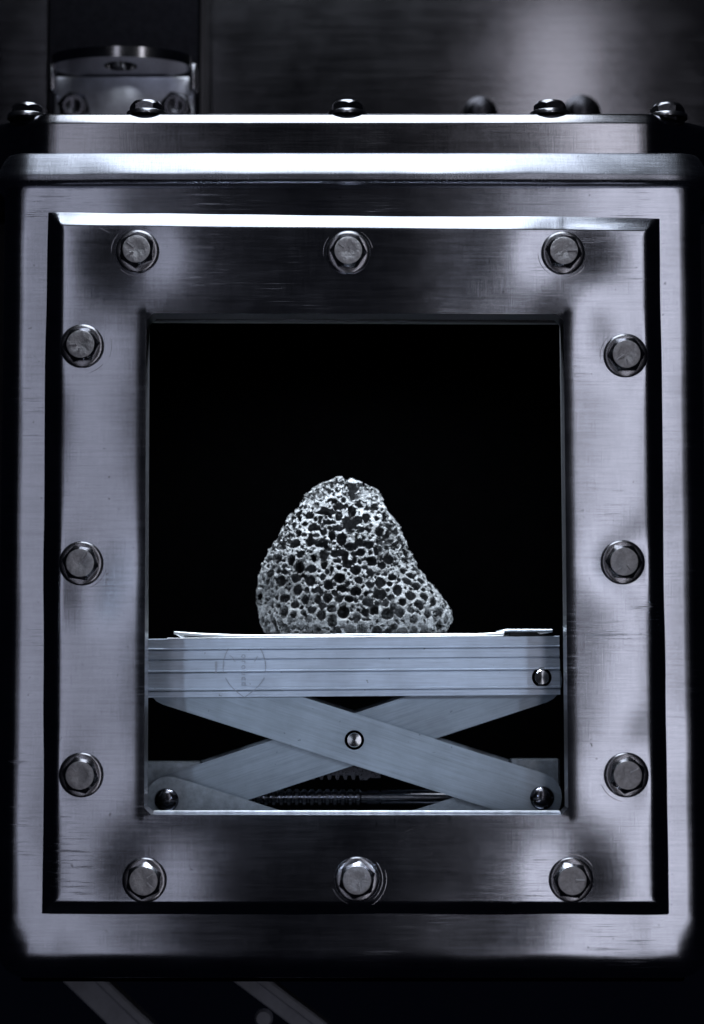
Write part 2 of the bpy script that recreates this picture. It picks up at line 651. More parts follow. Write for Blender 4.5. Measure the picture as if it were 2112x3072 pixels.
ncol = len(cols)
V, F = [], []
idx = {}
for r_, rs in enumerate(cols):
    for c_, cs in enumerate(cols):
        # lean of the four edges: parametrise by row/col fraction
        fr, fc = r_ / (ncol - 1), c_ / (ncol - 1)
        x = coord(cs, lerp(oBL.x, oTL.x, fr), lerp(iBL.x, iTL.x, fr), lerp(iBR.x, iTR.x, fr), lerp(oBR.x, oTR.x, fr))
        z = coord(rs, lerp(oBL.z, oBR.z, fc), lerp(iBL.z, iBR.z, fc), lerp(iTL.z, iTR.z, fc), lerp(oTL.z, oTR.z, fc))
        din = cs[0] in 'CDM' and rs[0] in 'CDM'
        xo = min(x - lerp(oBL.x, oTL.x, fr), lerp(oBR.x, oTR.x, fr) - x)
        zo = min(z - lerp(oBL.z, oBR.z, fc), lerp(oTL.z, oTR.z, fc) - z)
        dout = min(xo, zo)
        xi = max(lerp(iBL.x, iTL.x, fr) - x, x - lerp(iBR.x, iTR.x, fr))
        zi = max(lerp(iBL.z, iBR.z, fc) - z, z - lerp(iTL.z, iTR.z, fc))
        if xi > 0 and zi > 0:
            di = max(0.0, math.hypot(xi, zi) - 0.0)
        else:
            di = max(xi, zi)
        wv = frame_wave(x, z) * min(1, max(0, (dout - 0.001) / 0.006))
        y = prof_out(dout) + (prof_in(di) if di >= 0 else 0.00035) + wv
        idx[r_, c_] = len(V)
        V.append(Vector((x, y, z)))
iC, iD = cols.index(('C', CH)), cols.index(('D', CH))
bound = {}


def edge_add(a_, b_):
    bound[(a_, b_)] = bound.get((a_, b_), 0) + 1


for r_ in range(ncol - 1):
    for c_ in range(ncol - 1):
        q = (idx[r_, c_], idx[r_, c_ + 1], idx[r_ + 1, c_ + 1], idx[r_ + 1, c_])
        inr = iC - 1 <= r_ <= iD
        inc = iC - 1 <= c_ <= iD
        if inr and inc:
            cr = r_ in (iC - 1, iD); cc = c_ in (iC - 1, iD)
            if cr and cc:
                k0 = (0 if r_ == iC - 1 else 3) if c_ == iC - 1 else (1 if r_ == iC - 1 else 2)
                F.append((q[k0 - 1], q[k0], q[(k0 + 1) % 4]))
            continue
        F.append(q)
nsurf = len(F)
# inner reveal: extrude the opening boundary back
ec = {}
for f in F:
    for i in range(len(f)):
        a_, b_ = f[i], f[(i + 1) % len(f)]
        if (b_, a_) in ec:
            del ec[(b_, a_)]
        else:
            ec[(a_, b_)] = 1
back = {}
lim_x0, lim_x1 = min(iBL.x, iTL.x) - 0.006, max(iBR.x, iTR.x) + 0.006
lim_z0, lim_z1 = iBL.z - 0.006, iTL.z + 0.006
for (a_, b_) in list(ec):
    if not all(lim_x0 < V[i].x < lim_x1 and lim_z0 < V[i].z < lim_z1 for i in (a_, b_)):
        continue
    for i in (a_, b_):
        if i not in back:
            back[i] = (len(V), len(V) + 1)
            V.append(Vector((V[i].x, 0.0105, V[i].z)))
            V.append(Vector((V[i].x * 1.0, 0.021, V[i].z)))
    F.append((b_, a_, back[a_][0], back[b_][0]))
    F.append((back[b_][0], back[a_][0], back[a_][1], back[b_][1]))
# drop unused interior vertices
used = sorted({i for f in F for i in f})
remap = {i: n for n, i in enumerate(used)}
V = [V[i] for i in used]
F = [tuple(remap[i] for i in f) for f in F]
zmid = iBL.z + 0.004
rid = [0 if n < nsurf or all(V[i].z < zmid for i in f) else 1 for n, f in enumerate(F)]  # sill faces keep the frame steel, sides and top take the painted shade
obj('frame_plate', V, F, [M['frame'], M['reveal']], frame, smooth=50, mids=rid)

# glazing retainer ring just behind the reveal: a thin bright edge with a black gasket
for nm, inset, ya, yb_, mt in (('retainer_edge', 0.0010, 0.0212, 0.0225, M['dark_steel']), ('gasket', 0.0026, 0.0227, 0.0295, M['gasket'])):
    outer = [(iBL.x - 0.012, iBL.z - 0.012), (iBR.x + 0.012, iBR.z - 0.012), (iTR.x + 0.012, iTR.z + 0.012), (iTL.x - 0.012, iTL.z + 0.012)]
    inner = [(iBL.x - 0.0018 + inset * .3, iBL.z - 0.0016), (iBR.x + 0.0018 - inset * .3, iBR.z - 0.0016), (iTR.x + 0.0014 - inset * .3, iTR.z + 0.0012 - inset), (iTL.x - 0.0014 + inset * .3, iTL.z + 0.0012 - inset)]
    V = [(x, y, z) for y in (ya, yb_) for x, z in outer + inner]
    F = []
    for i in range(4):
        j = (i + 1) % 4
        F += [(i, j, 4 + j, 4 + i), (8 + i, 12 + i, 12 + j, 8 + j), (4 + i, 4 + j, 12 + j, 12 + i), (i, 8 + i, 8 + j, j)]
    obj(nm, V, F, mt, frame)

# pale strip added as a painted highlight along the sill of the opening
V, F = bevel_box(iBL.x + 0.0035, iBR.x - 0.0035, 0.0165, 0.0208, iBL.z - 0.0002, iBL.z + 0.0011, 0.0004, 2)
obj('sill_highlight', V, F, M['sill'], frame, smooth=40)

# bolts --------------------------------------------------------------
SEG = 72


def hex_head(name, r1, apo, h, zb_, marks, cham=0.95):
    """chamfered hexagon head; +Z is the bolt axis"""
    V, F, Mi = [], [], []
    def ring(fn):
        k0 = len(V)
        for i in range(SEG):
            t = 2 * PI * i / SEG
            V.append(fn(t))
        return k0
    def rho(t):
        u = ((t + PI / 6) % (PI / 3)) - PI / 6
        return apo / math.cos(u)
    # dished forged face
    prev = None
    for rr, zz in ((0.0002, h - 0.0004), (r1 * 0.35, h - 0.0004), (r1 * 0.5, h - 0.0001), (r1 * 0.93, h), (r1, h - 0.00015)):
        k0 = ring(lambda t: (rr * math.cos(t), rr * math.sin(t), zz))
        if prev is not None:
            for i in range(SEG):
                j = (i + 1) % SEG
                F.append((prev + i, prev + j, k0 + j, k0 + i)); Mi.append(0)
        prev = k0
    kk = ring(lambda t: (rho(t) * math.cos(t), rho(t) * math.sin(t), h - 0.0003 - (rho(t) - r1) * cham))
    kb = ring(lambda t: (rho(t) * math.cos(t), rho(t) * math.sin(t), zb_))
    for p, q in ((prev, kk), (kk, kb)):
        for i in range(SEG):
            j = (i + 1) % SEG
            F.append((p + i, p + j, q + j, q + i)); Mi.append(1)
    for (ang, ra, rb, wd_) in marks:         # raised grade marks
        ca, sa = math.cos(ang), math.sin(ang)
        k0 = len(V)
        for rr_2, ww in ((ra, wd_), (rb, wd_ * 0.7)):
            for s in (-1, 1):
                for zz in (h - 0.0006, h + 0.0011):
                    V.append((rr_2 * ca - s * ww * sa * (1 if zz < h else .5), rr_2 * sa + s * ww * ca * (1 if zz < h else .5), zz))
        for f in ((0, 1, 3, 2), (4, 6, 7, 5), (0, 4, 5, 1), (2, 3, 7, 6), (1, 5, 7, 3)):
            F.append(tuple(k0 + i for i in f)); Mi.append(0)
    return mesh(name, V, F, [M['bolt_face'], M['bolt_side']], Mi, 28)


heads = [hex_head('bolt_head_a', 0.0083, 0.0097, 0.0075, 0.0018, [(0.5, .0022, .0072, .0009), (1.75, .0026, .0070, .0008)]),
         hex_head('bolt_head_b', 0.0083, 0.0098, 0.0072, 0.0018, [(1.0, .0018, .0070, .0009), (2.1, .0030, .0073, .0007)]),
         hex_head('bolt_head_c', 0.0083, 0.0097, 0.0078, 0.0018, [(5.9, .0020, .0075, .0010)])]
V, F = lathe([(0.0132, 0.0), (0.01335, 0.0005), (0.0132, 0.0011), (0.0129, 0.0016), (0.0124, 0.0019), (0.0112, 0.0021), (0.0100, 0.0023), (0.004, 0.0023)], 64)
flange_me = mesh('bolt_flange', V, F, [M['washer']], None, 40)
WHERE = {0: 'above left', }
for i, p in enumerate(bw):
    y = frame_wave(p.x, p.z) - 0.0002
    roll = rng.uniform(0, 6.28)
    rot = toward_camera(roll, rng.uniform(-0.02, 0.012), rng.uniform(-0.016, 0.016))
    o = inst('bolt', heads[i % 3], (p.x, y, p.z), rot, frame)
    f = bpy.data.objects.new('flange', flange_me)
    COL.objects.link(f)
    f.parent = o

# fine scratches left by the wrench and by cleaning: thin shallow ribbons on the sheet
V, F = [], []


def ribbon(pts, w):
    k0 = len(V)
    for i, (x, z) in enumerate(pts):
        a_ = pts[max(0, i - 1)]; b_ = pts[min(len(pts) - 1, i + 1)]
        dx, dz = b_[0] - a_[0], b_[1] - a_[1]
        L = math.hypot(dx, dz) or 1
        ww = w * math.sin(PI * (i + 0.5) / len(pts)) ** 0.5
        for s in (-1, 1):
            X, Z = x - s * dz / L * ww, z + s * dx / L * ww
            V.append(Vector((X, frame_wave(X, Z) - 0.00006 - (0.00003 if s > 0 else 0), Z)))
    for i in range(len(pts) - 1):
        F.append((k0 + 2 * i, k0 + 2 * i + 1, k0 + 2 * i + 3, k0 + 2 * i + 2))


def arc(i, r, a0, a1, w=0.00016, n=14):
    c = bw[i]
    ribbon([(c.x + r * math.cos(math.radians(t)), c.z + r * math.sin(math.radians(t))) for t in np.linspace(a0, a1, n)], w)


arc(10, 0.0175, -60, 20); arc(10, 0.0152, -50, 40, 0.0002); arc(10, 0.0152, 200, 250, 0.0002)
arc(0, 0.0158, 135, 185, 0.0002); arc(0, 0.0150, 55, 95, 0.0002); arc(0, 0.015, 225, 265)
arc(3, 0.0168, -75, -40); arc(3, 0.0178, -30, 20, 0.0001)
arc(5, 0.0152, -80, -10); arc(8, 0.0158, 200, 260, 0.00025); arc(11, 0.0150, 30, 100, 0.0002)
arc(2, 0.0152, 180, 240); arc(2, 0.0155, 280, 330, 0.0002); arc(1, 0.0148, 10, 60, 0.0002); arc(1, 0.0152, 140, 190); arc(4, .0152, 130, 190)
p0, p1 = W(295, 680, 0), W(328, 697, 0)
ribbon([(lerp(p0.x, p1.x, t), lerp(p0.z, p1.z, t)) for t in np.linspace(0, 1, 6)], 0.0002)
for _ in range(26):
    px, py = rng.uniform(1180, 1420), rng.uniform(2480, 2600)
    c = W(px, py, 0); an = math.radians(rng.uniform(28, 52)); L = rng.uniform(0.004, 0.016)
    ribbon([(c.x + L * t * math.cos(an - t * .3), c.z + L * t * math.sin(an - t * .3)) for t in np.linspace(-.5, .5, 5)], 0.00005)
tag(obj('scratches', V, F, M['washer'], frame, smooth=False), kind='stuff')

# ------------------------------------------------------------------ lid
YL = 0.0045
lid = empty('cabinet_lid', W(1056, 455, YL), 'flat satin steel lid with chamfered corners bolted on top of the cabinet', 'lid')
lz1, lz0 = W(1056, 334, YL).z, W(1056, 470, YL).z
lx0, lx1 = W(118, 400, YL).x, W(1968, 400, YL).x
ch = 0.055
plan = [(lx0, YL), (lx1, YL), (lx1 + ch, YL + ch * 0.8), (lx1 + ch, 0.25), (lx0 - ch, 0.25), (lx0 - ch, YL + ch * 0.8)]
# round the plan's corners a little and subdivide the front
pl = []
for i, c in enumerate(plan):
    a_, b_ = plan[i - 1], plan[(i + 1) % len(plan)]
    va, vb = Vector((a_[0] - c[0], a_[1] - c[1])).normalized(), Vector((b_[0] - c[0], b_[1] - c[1])).normalized()
    rr = 0.006
    s, e = Vector(c) + va * rr, Vector(c) + vb * rr
    for t in np.linspace(0, 1, 6):
        q = s * (1 - t) ** 2 + Vector(c) * 2 * t * (1 - t) + e * t * t
        pl.append((q.x, q.y))
    if i == 0:
        for t in np.linspace(0, 1, 60)[1:-1]:
            q = e.lerp(Vector(plan[1]) + (Vector(plan[0]) - Vector(plan[1])).normalized() * rr, t)
            pl.append((q.x, q.y))
npl = len(pl)
cen = Vector((sum(p[0] for p in pl) / npl, 0.12))
rt = 0.0062
lp = [(0.0, lz0), (0.0, lz0 + 0.006), (0.0, lz0 + 0.012), (0.0, lz1 - 0.0085)]
lp += [(i_, lz1 - 0.0072 * (1 - f_)) for i_, f_ in ((0.00005, 0.0), (0.0003, 0.12), (0.0011, 0.35), (0.0024, 0.62), (0.0041, 0.87), (0.0054, 0.98), (0.0075, 1.0))]
V, F = [], []
for ins, z in lp:
    for i, (x, y) in enumerate(pl):
        a_, b_ = pl[i - 1], pl[(i + 1) % npl]
        tx, ty = b_[0] - a_[0], b_[1] - a_[1]
        L = math.hypot(tx, ty)
        nx, ny = -ty / L, tx / L          # inward
        wv = noise.noise(Vector((x * 12, 2, z * 20))) * 0.0003
        V.append((x + nx * (ins + wv), y + ny * (ins + wv), z))
for k_ in range(len(lp) - 1):
    for i in range(npl):
        j = (i + 1) % npl
        F.append((k_ * npl + i, k_ * npl + j, (k_ + 1) * npl + j, (k_ + 1) * npl + i))
F.append(tuple(range((len(lp) - 1) * npl, len(lp) * npl)))
obj('lid_plate', V, F, M['lid'], lid, smooth=40)
lid_heads = hex_head('lid_bolt_head', 0.0082, 0.0092, 0.0092, 0.0014, [], 1.1)
V, F = lathe([(0.0124, 0.0), (0.0124, 0.0022), (0.0121, 0.0026), (0.0095, 0.0029), (0.004, 0.0029)], 48)
lw_me = mesh('lid_washer', V, F, [M['washer']], None, 40)
for px, roll in ((82, .2), (440, .45), (1042, 0.1), (1650, .75), (2002, .35)):
    p = W(px, 334, YL + 0.013)
    yy = YL + 0.0135
    if px < 100 or px > 1990: yy += 0.006
    o = inst('bolt', lid_heads, (W(px, 334, yy).x, yy, lz1), (0, 0, roll), lid)
    f = bpy.data.objects.new('washer', lw_me)
    COL.objects.link(f)
    f.parent = o

# ------------------------------------------------------------------ laboratory jack inside
YJ = 0.060
floor_z = z0
jack = empty('laboratory_jack', (0, YJ + 0.05, floor_z), 'aluminium scissor lab jack with grooved platform inside the cabinet, under the rock', 'lab jack')
YJ2 = YJ + 0.105


def J(px, py, y=YJ):
    p = W(px, py, y)
    return (p.x, p.z)


# platform: drawn profile with ledges and grooves, swept along its length
tl, tr = W(443, 1917, YJ), W(1678, 1908, YJ)
bl, br = W(441, 2093, YJ), W(1681, 2084, YJ)
Hh = 176.0
pf = [(0, 0.006), (0, 0.0006), (0.8, 0.0), (28.5, 0.0), (29.5, -0.0006), (32.5, -0.0006), (32.7, 0.0040), (37.2, 0.0040), (37.4, 0.0003), (61.5, 0.0003), (61.7, 0.0040), (66.4, 0.0040), (66.6, 0.0),
      (95.5, 0.0), (96.5, -0.0007), (100, -0.0007), (100.2, 0.0040), (105.0, 0.0040), (105.2, 0.0002), (149, 0.0002), (149.8, -0.0007), (155, -0.0007), (155.2, 0.0040), (160, 0.0040), (160.2, 0.0002),
      (172, 0.0002), (172.6, -0.0005), (176, -0.0005), (176, 0.006)]
V, F = [], []
nst = 2
for e in range(nst):
    t_, b_ = (tl, bl) if e == 0 else (tr, br)
    for v_, d in pf:
        p = t_.lerp(b_, v_ / Hh)
        V.append((p.x, YJ + d, p.z))
    p = t_.lerp(b_, 1.0); V.append((p.x, YJ2, p.z))
    p = t_.lerp(b_, 0.0); V.append((p.x, YJ2, p.z))
n_ = len(pf) + 2
for i in range(n_):
    j = (i + 1) % n_
    F.append((i, j, n_ + j, n_ + i))
F.append(tuple(range(n_))); F.append(tuple(range(n_, 2 * n_))[::-1])
plat = obj('platform', V, F, M['alu'], jack)
plat_y = YJ


def capsule_arm(name, ax, az, bx, bz, w, y0, y1, mat, endcut=True):
    """flat bar with rounded ends between two pivot centres (x, z)"""
    d = Vector((bx - ax, bz - az)); L = d.length; d /= L
    n = Vector((-d.y, d.x))
    pts = []
    r = w / 2
    for cx, cz, s in ((bx, bz, 1), (ax, az, -1)):
        for t in np.linspace(-PI / 2, PI / 2, 11):
            rr = r
            q = Vector((cx, cz)) + d * (s * rr * math.cos(t) * 0.92) + n * (s * rr * math.sin(t))
            pts.append((q.x, q.y))
    V, F = prism(pts, y0, y1, 0.0)
    return obj(name, V, F, mat, jack, smooth=25)


AW = 0.0309
# front pair: pivot line measured in the photo
cpx, cpz = J(1063, 2218, YJ + 0.004)
ya0, ya1 = YJ + 0.0035, YJ + 0.0065
yb0, yb1 = YJ + 0.0135, YJ + 0.0165
rA, rB = J(1617, 2394, ya0), J(505, 2400, yb0)
A_lo = rA
A_hi = (2 * cpx - rA[0], 2 * cpz - rA[1])
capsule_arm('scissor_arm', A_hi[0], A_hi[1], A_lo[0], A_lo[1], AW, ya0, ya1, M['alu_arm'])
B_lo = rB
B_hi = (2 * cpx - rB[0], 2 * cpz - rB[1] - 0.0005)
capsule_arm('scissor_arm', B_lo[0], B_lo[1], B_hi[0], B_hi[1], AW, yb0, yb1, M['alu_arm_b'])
# lower tier, mostly hidden behind the frame
dz = A_hi[1] - A_lo[1]
capsule_arm('scissor_arm', B_lo[0], B_lo[1], A_lo[0], B_lo[1] - dz, AW, ya0, ya1, M['alu_dull'])
capsule_arm('scissor_arm', A_lo[0], A_lo[1], B_lo[0], A_lo[1] - dz, AW, yb0, yb1, M['alu_dull'])
# rear pair of arms (dark, just visible above the front ones)
for (p, q, yy) in ((A_hi, A_lo, YJ2 - 0.010), (B_lo, B_hi, YJ2 - 0.006)):
    capsule_arm('scissor_arm', p[0], p[1], q[0], q[1], AW, yy, yy + 0.003, M['alu_dull'])
# base of the jack on the chamber floor
bx0, bx1 = J(440, 2000)[0], J(1680, 2000)[0]
V, F = bevel_box(bx0, bx1, YJ - 0.002, YJ2, floor_z, A_lo[1] - dz + 0.004, 0.0015)
obj('base', V, F, M['alu'], jack)
# cross bars between front and rear arms at the middle joint
ym = YJ + 0.018
for (px0, px1, top, bot, bev) in ((434, 604, 2284, 2430, 18), (1530, 1681, 2276, 2430, 14)):
    xa, zt_ = J(px0, top, ym); xb, zb2 = J(px1, bot, ym)
    V, F = bevel_box(xa, xb, ym, ym + 0.012, zb2, zt_, 0.0012, 1)
    obj('end_block', V, F, M['alu_dull'], jack)
# toothed rack and its carrier plate
yk = YJ + 0.021
poly = [J(900, 2300, yk), J(1142, 2300, yk), J(1142, 2334, yk), J(1106, 2334, yk), J(1104, 2340, yk), J(1080, 2340, yk)]
x = 1078
while x > 905:
    poly += [J(x - 2, 2326, yk), J(x - 11, 2326, yk), J(x - 14, 2339, yk), J(x - 21, 2339, yk)]
    x -= 24
poly += [J(900, 2326, yk)]
V, F = prism(poly, yk, yk + 0.004)
obj('toothed_rack', V, F, M['dark_steel'], jack)
V, F = bevel_box(J(604, 0, yk)[0] + 0.0005, J(1530, 0, yk)[0] - 0.0005, yk + 0.0045, yk + 0.010, J(0, 2310, yk)[1], J(0, 2290, yk)[1], 0.0005)
obj('cross_bar', V, F, M['dark_steel'], jack)
# lead screw: threaded left part, smooth right part
ys = YJ + 0.036
sx0, sx1, sxt = J(640, 0, ys)[0], J(1500, 0, ys)[0], J(1140, 0, ys)[0]
szc = J(0, 2392, ys)[1]
prof_s = []
x = sx0
while x < sxt - 0.012:
    for dx, r in ((0, .0038), (.0012, .0052), (.0030, .0052), (.0042, .0038)):
        prof_s.append((x + dx, r))
    x += 0.0049
prof_s += [(sxt - .009, .0038), (sxt - .0088, .0046), (sxt - .001, .0046), (sxt - .0008, .0036), (sxt, .0036), (sxt + .0002, .0047), (sx1, .0047)]
V, F = [], []
for x, r in prof_s:
    for i in range(20):
        t = 2 * PI * i / 20
        V.append((x, ys + r * math.cos(t), szc + r * math.sin(t)))
for k_ in range(len(prof_s) - 1):
    for i in range(20):
        j = (i + 1) % 20
        F.append((k_ * 20 + i, k_ * 20 + j, (k_ + 1) * 20 + j, (k_ + 1) * 20 + i))
obj('lead_screw', V, F, M['bolt_side'], jack, smooth=30)

# screws: turned flat heads and slotted dark domes
V, F = lathe([(0.0061, 0.0), (0.0061, 0.0006), (0.0059, 0.0008), (0.0040, 0.0008)], 48, False)
ring_me = mesh('screw_collar', V, F, [M['black']], None, 40)
V, F = lathe([(0.0045, 0.0006), (0.0045, 0.0014), (0.0043, 0.0016), (0.0022, 0.00186), (0.0001, 0.00212)], 48, True)
face_me = mesh('screw_face', V, F, [M['turned']], None, 18)
for px, py, yy, roll in ((1625, 2032, YJ + 0.0002, 0.4), (1063, 2220, ya0, 0.0)):
    x, z = J(px, py, yy)
    o = inst('flat_screw', ring_me, (x, yy, z), toward_camera(roll), jack)
    f = bpy.data.objects.new('screw_face', face_me)
    COL.objects.link(f); f.parent = o
# domed head with a slot: height field on a polar grid
V, F = [], []
nr_, ns_ = 14, 64
RS = 0.0075
for k_ in range(nr_ + 1):
    r = RS * k_ / nr_
    for i in range(ns_):
        t = 2 * PI * i / ns_
        x, y = r * math.cos(t), r * math.sin(t)
        h = 0.0046 * math.sqrt(max(0, 1 - (r / RS) ** 2 * 0.96)) + 0.0006
        if r < RS * 0.78:
            h += 0.0002
        if abs(y) < 0.0011 and r < RS * 0.97:
            h -= 0.0022
        V.append((x, y, h))
for k_ in range(nr_):
    for i in range(ns_):
        j = (i + 1) % ns_
        F.append((k_ * ns_ + i, k_ * ns_ + j, (k_ + 1) * ns_ + j, (k_ + 1) * ns_ + i))
k0 = len(V)
for i in range(ns_):
    t = 2 * PI * i / ns_
    V.append((RS * math.cos(t), RS * math.sin(t), -0.0002))
for i in range(ns_):
    j = (i + 1) % ns_
    F.append((nr_ * ns_ + i, nr_ * ns_ + j, k0 + j, k0 + i))
dome_me = mesh('slotted_screw', V, F, [M['screw_dark']], None, 40)
for (px, py, roll) in ((500, 2400, 0.35), (1626, 2394, 0.05)):
    x, z = J(px, py, ya0)
    inst('slotted_screw', dome_me, (x, ya0, z), toward_camera(roll), jack)

# printed emblem on the platform: rounded shield outline with a column of letters
V, F = [], []


def stroke(pts, w):
    k0 = len(V)
    P = [W(px, py, YJ - 0.0010) for px, py in pts]
    for i, p in enumerate(P):
        a_, b_ = P[max(0, i - 1)], P[min(len(P) - 1, i + 1)]
        d = Vector((b_.x - a_.x, 0, b_.z - a_.z)).normalized()
        n = Vector((-d.z, 0, d.x)) * w
        V.append(p + n); V.append(p - n)
    for i in range(len(P) - 1):
        F.append((k0 + 2 * i, k0 + 2 * i + 1, k0 + 2 * i + 3, k0 + 2 * i + 2))


stroke([(685, 1945), (677, 1962), (671, 1980), (669, 2000), (670, 2018)], 0.00022)
stroke([(781, 1945), (789, 1962), (795, 1980), (797, 2000), (795, 2018)], 0.00022)
stroke([(676, 2033), (686, 2050), (700, 2066), (716, 2080), (732, 2091)], 0.00026)
stroke([(792, 2033), (782, 2050), (767, 2066), (750, 2080), (735, 2091)], 0.00026)
stroke([(688, 1966), (696, 1970), (701, 1980), (706, 1984)], 0.00022)
stroke([(772, 1968), (768, 1978), (763, 1984)], 0.00022)
stroke([(648, 1984), (648, 2020)], 0.0007)
em = obj('emblem_outline', V, F, M['mark'], jack)
tc_ = bpy.data.curves.new('emblem_letters', 'FONT')
tc_.body = 'oroucd'
tc_.size = 0.0052
tc_.space_character = 1.35
tc_.align_x = 'CENTER'; tc_.align_y = 'CENTER'
tc_.materials.append(M['mark'])
to = bpy.data.objects.new('emblem_letters_src', tc_)
COL.objects.link(to)
bpy.context.view_layer.update()
dg = bpy.context.evaluated_depsgraph_get()
tm = bpy.data.meshes.new_from_object(to.evaluated_get(dg))
bpy.data.objects.remove(to)
p = W(732, 2010, YJ - 0.0010)
o = bpy.data.objects.new('emblem_letters', tm)
place(o, jack, p)
o.rotation_euler = (PI / 2, PI / 2, 0)

# ------------------------------------------------------------------ sheet and strip on the platform
zp0, zp1 = tl.z, tr.z


def plat_z(x):
    return lerp(zp0, zp1, (x - tl.x) / (tr.x - tl.x))


V, F = [], []
nx_, ny_ = 60, 14
xs0, xs1 = W(512, 1900, YJ).x, W(1512, 1900, YJ).x
for layer, (dy0, lift, off) in enumerate(((-0.0010, 0.0040, 0.0012), (-0.0004, 0.0, 0.0003))):
    pass
top, bot = [], []
for iy in range(ny_ + 1):
    v = iy / ny_
    for ix in range(nx_ + 1):
        u = ix / nx_
        x = lerp(xs0 + 0.002, xs1, u)
        y = lerp(YJ - 0.0006, YJ2 - 0.006, v)
        lift = 0.0030 * max(0, 1 - u / 0.22) ** 1.5 * max(0, 1 - v * 1.2) + 0.0006 * (1 - v) * max(0, (u - 0.93) / 0.07)
        lift += 0.0003 * noise.noise(Vector((x * 40, y * 40, 1)))
        z = plat_z(x) + 0.0022 + max(-0.0002, lift)
        if iy == 0: z -= 0.0006
        top.append(Vector((x, y, z)))
nv = len(top)
V = top + [p - Vector((0, 0, 0.0016)) for p in top]
for iy in range(ny_):
    for ix in range(nx_):
        a_ = iy * (nx_ + 1) + ix
        F.append((a_, a_ + 1, a_ + nx_ + 2, a_ + nx_ + 1))
        F.append((nv + a_, nv + a_ + nx_ + 1, nv + a_ + nx_ + 2, nv + a_ + 1))
for ix in range(nx_):
    F.append((ix, nv + ix, nv + ix + 1, ix + 1))
    a_ = ny_ * (nx_ + 1) + ix
    F.append((a_, a_ + 1, nv + a_ + 1, nv + a_))
for iy in range(ny_):
    a_, b_ = iy * (nx_ + 1), (iy + 1) * (nx_ + 1)
    F.append((a_, b_, nv + b_, nv + a_))
    a_, b_ = a_ + nx_, b_ + nx_
    F.append((a_, nv + a_, nv + b_, b_))
tag(obj('liner_sheet', V, F, M['foil'], None, smooth=60), 'thin white sheet with lifted left corner lying on the jack platform under the rock', 'sheet')
V, F = [], []
xs2 = W(502, 1900, YJ).x
V, F = bevel_box(xs2, xs1 - 0.0005, YJ - 0.0008, YJ2 - 0.004, 0, 0.0005, 0.0001, 1)
V = [Vector((v.x, v.y, plat_z(v.x) + 0.00005 + v.z)) for v in V]
tag(obj('liner_sheet', V, F, M['foil']), 'flat white lower sheet lying directly on the grooved platform beneath the lifted sheet', 'sheet')

tx0, tx1 = W(1511, 1887, YJ).x, W(1658, 1887, YJ).x
V, F = bevel_box(tx0, tx1, YJ - 0.001, YJ + 0.07, 0, 0.0017, 0.0004, 1)
zz = W(1580, 1896, YJ).z
V = [Vector((v.x, v.y, zz + v.z)) for v in V]
strip = empty('metal_strip', (0.5 * (tx0 + tx1), YJ + 0.035, plat_z(tx0)), 'thin dark metal strip at the right end of the jack platform', 'metal strip')
obj('strip_plate', V, F, M['alu_dull'], strip)
V, F = bevel_box(tx0 + 0.004, tx1 - 0.004, YJ + 0.004, YJ + 0.06, plat_z(tx1) + 0.0001, zz - 0.00005, 0.0002, 1)
obj('strip_foot', V, F, M['gasket'], strip)
a_ = W(1612, 1897.5, YJ - 0.0006); b_ = W(1622, 1902.5, YJ - 0.0006); c_ = W(1648, 1897.5, YJ - 0.0006)
V, F = prism([(a_.x, a_.z), (b_.x, b_.z), (c_.x, c_.z)], YJ - 0.0006, YJ + 0.003)
obj('torn_tab', V, F, M['foil'], strip)

# ------------------------------------------------------------------ the rock
H = 0.00042
YR = YJ + 0.052
# outline measured every so often up its height: (photo y, left x, right x)
OUT = [(1427, 1016, 1040), (1433, 1004, 1052), (1440, 990, 1063), (1448, 966, 1080), (1460, 945, 1106), (1471, 926, 1124), (1490, 908, 1139), (1515, 890, 1150), (1538, 875, 1165), (1561, 857, 1183), (1583, 843, 1193),
       (1606, 831, 1201), (1628, 818, 1212), (1651, 808, 1223), (1674, 797, 1235), (1697, 787, 1249), (1719, 781, 1268), (1742, 780, 1285), (1765, 777, 1304), (1788, 776, 1322),
       (1810, 776, 1338), (1822, 776, 1348), (1840, 779, 1351), (1865, 783, 1351), (1885, 790, 1347), (1897, 798, 1340), (1906, 808, 1330)]
zs = np.array([W(0, y, YR).z for y, _, _ in OUT][::-1])
xl = np.array([W(l, y, YR).x for y, l, _ in OUT][::-1])
xr = np.array([W(r, y, YR).x for y, _, r in OUT][::-1])
zlo = plat_z(0) + 0.0023
zs[0] = zlo
x_lo, x_hi, z_hi = xl.min() - 0.004, xr.max() + 0.004, zs[-1] + 0.004
hw_max = (xr - xl).max() / 2
y_lo, y_hi = YR - 0.046, YR + 0.046
nx_, ny_, nz_ = int((x_hi - x_lo) / H) + 1, int((y_hi - y_lo) / H) + 1, int((z_hi - zlo + 0.003) / H) + 1
gz0 = zlo - 0.003
xs = (x_lo + np.arange(nx_) * H).astype(np.float32)
ys_ = (y_lo + np.arange(ny_) * H).astype(np.float32)
zg = (gz0 + np.arange(nz_) * H).astype(np.float32)
nrng = np.random.default_rng(11)


def smooth_noise(shape, cell):
    """trilinear value noise on the voxel grid, cell = voxels per lattice step"""
    ln = [int(s / cell) + 3 for s in shape]
    g = nrng.standard_normal(ln).astype(np.float32)
    for ax, s in enumerate(shape):
        t = np.arange(s) / cell
        i0 = t.astype(int); f = (t - i0).astype(np.float32)
        f = f * f * (3 - 2 * f)
        sh = [1, 1, 1]; sh[ax] = s
        f = f.reshape(sh)
        g = np.take(g, i0, axis=ax) * (1 - f) + np.take(g, i0 + 1, axis=ax) * f
    return g


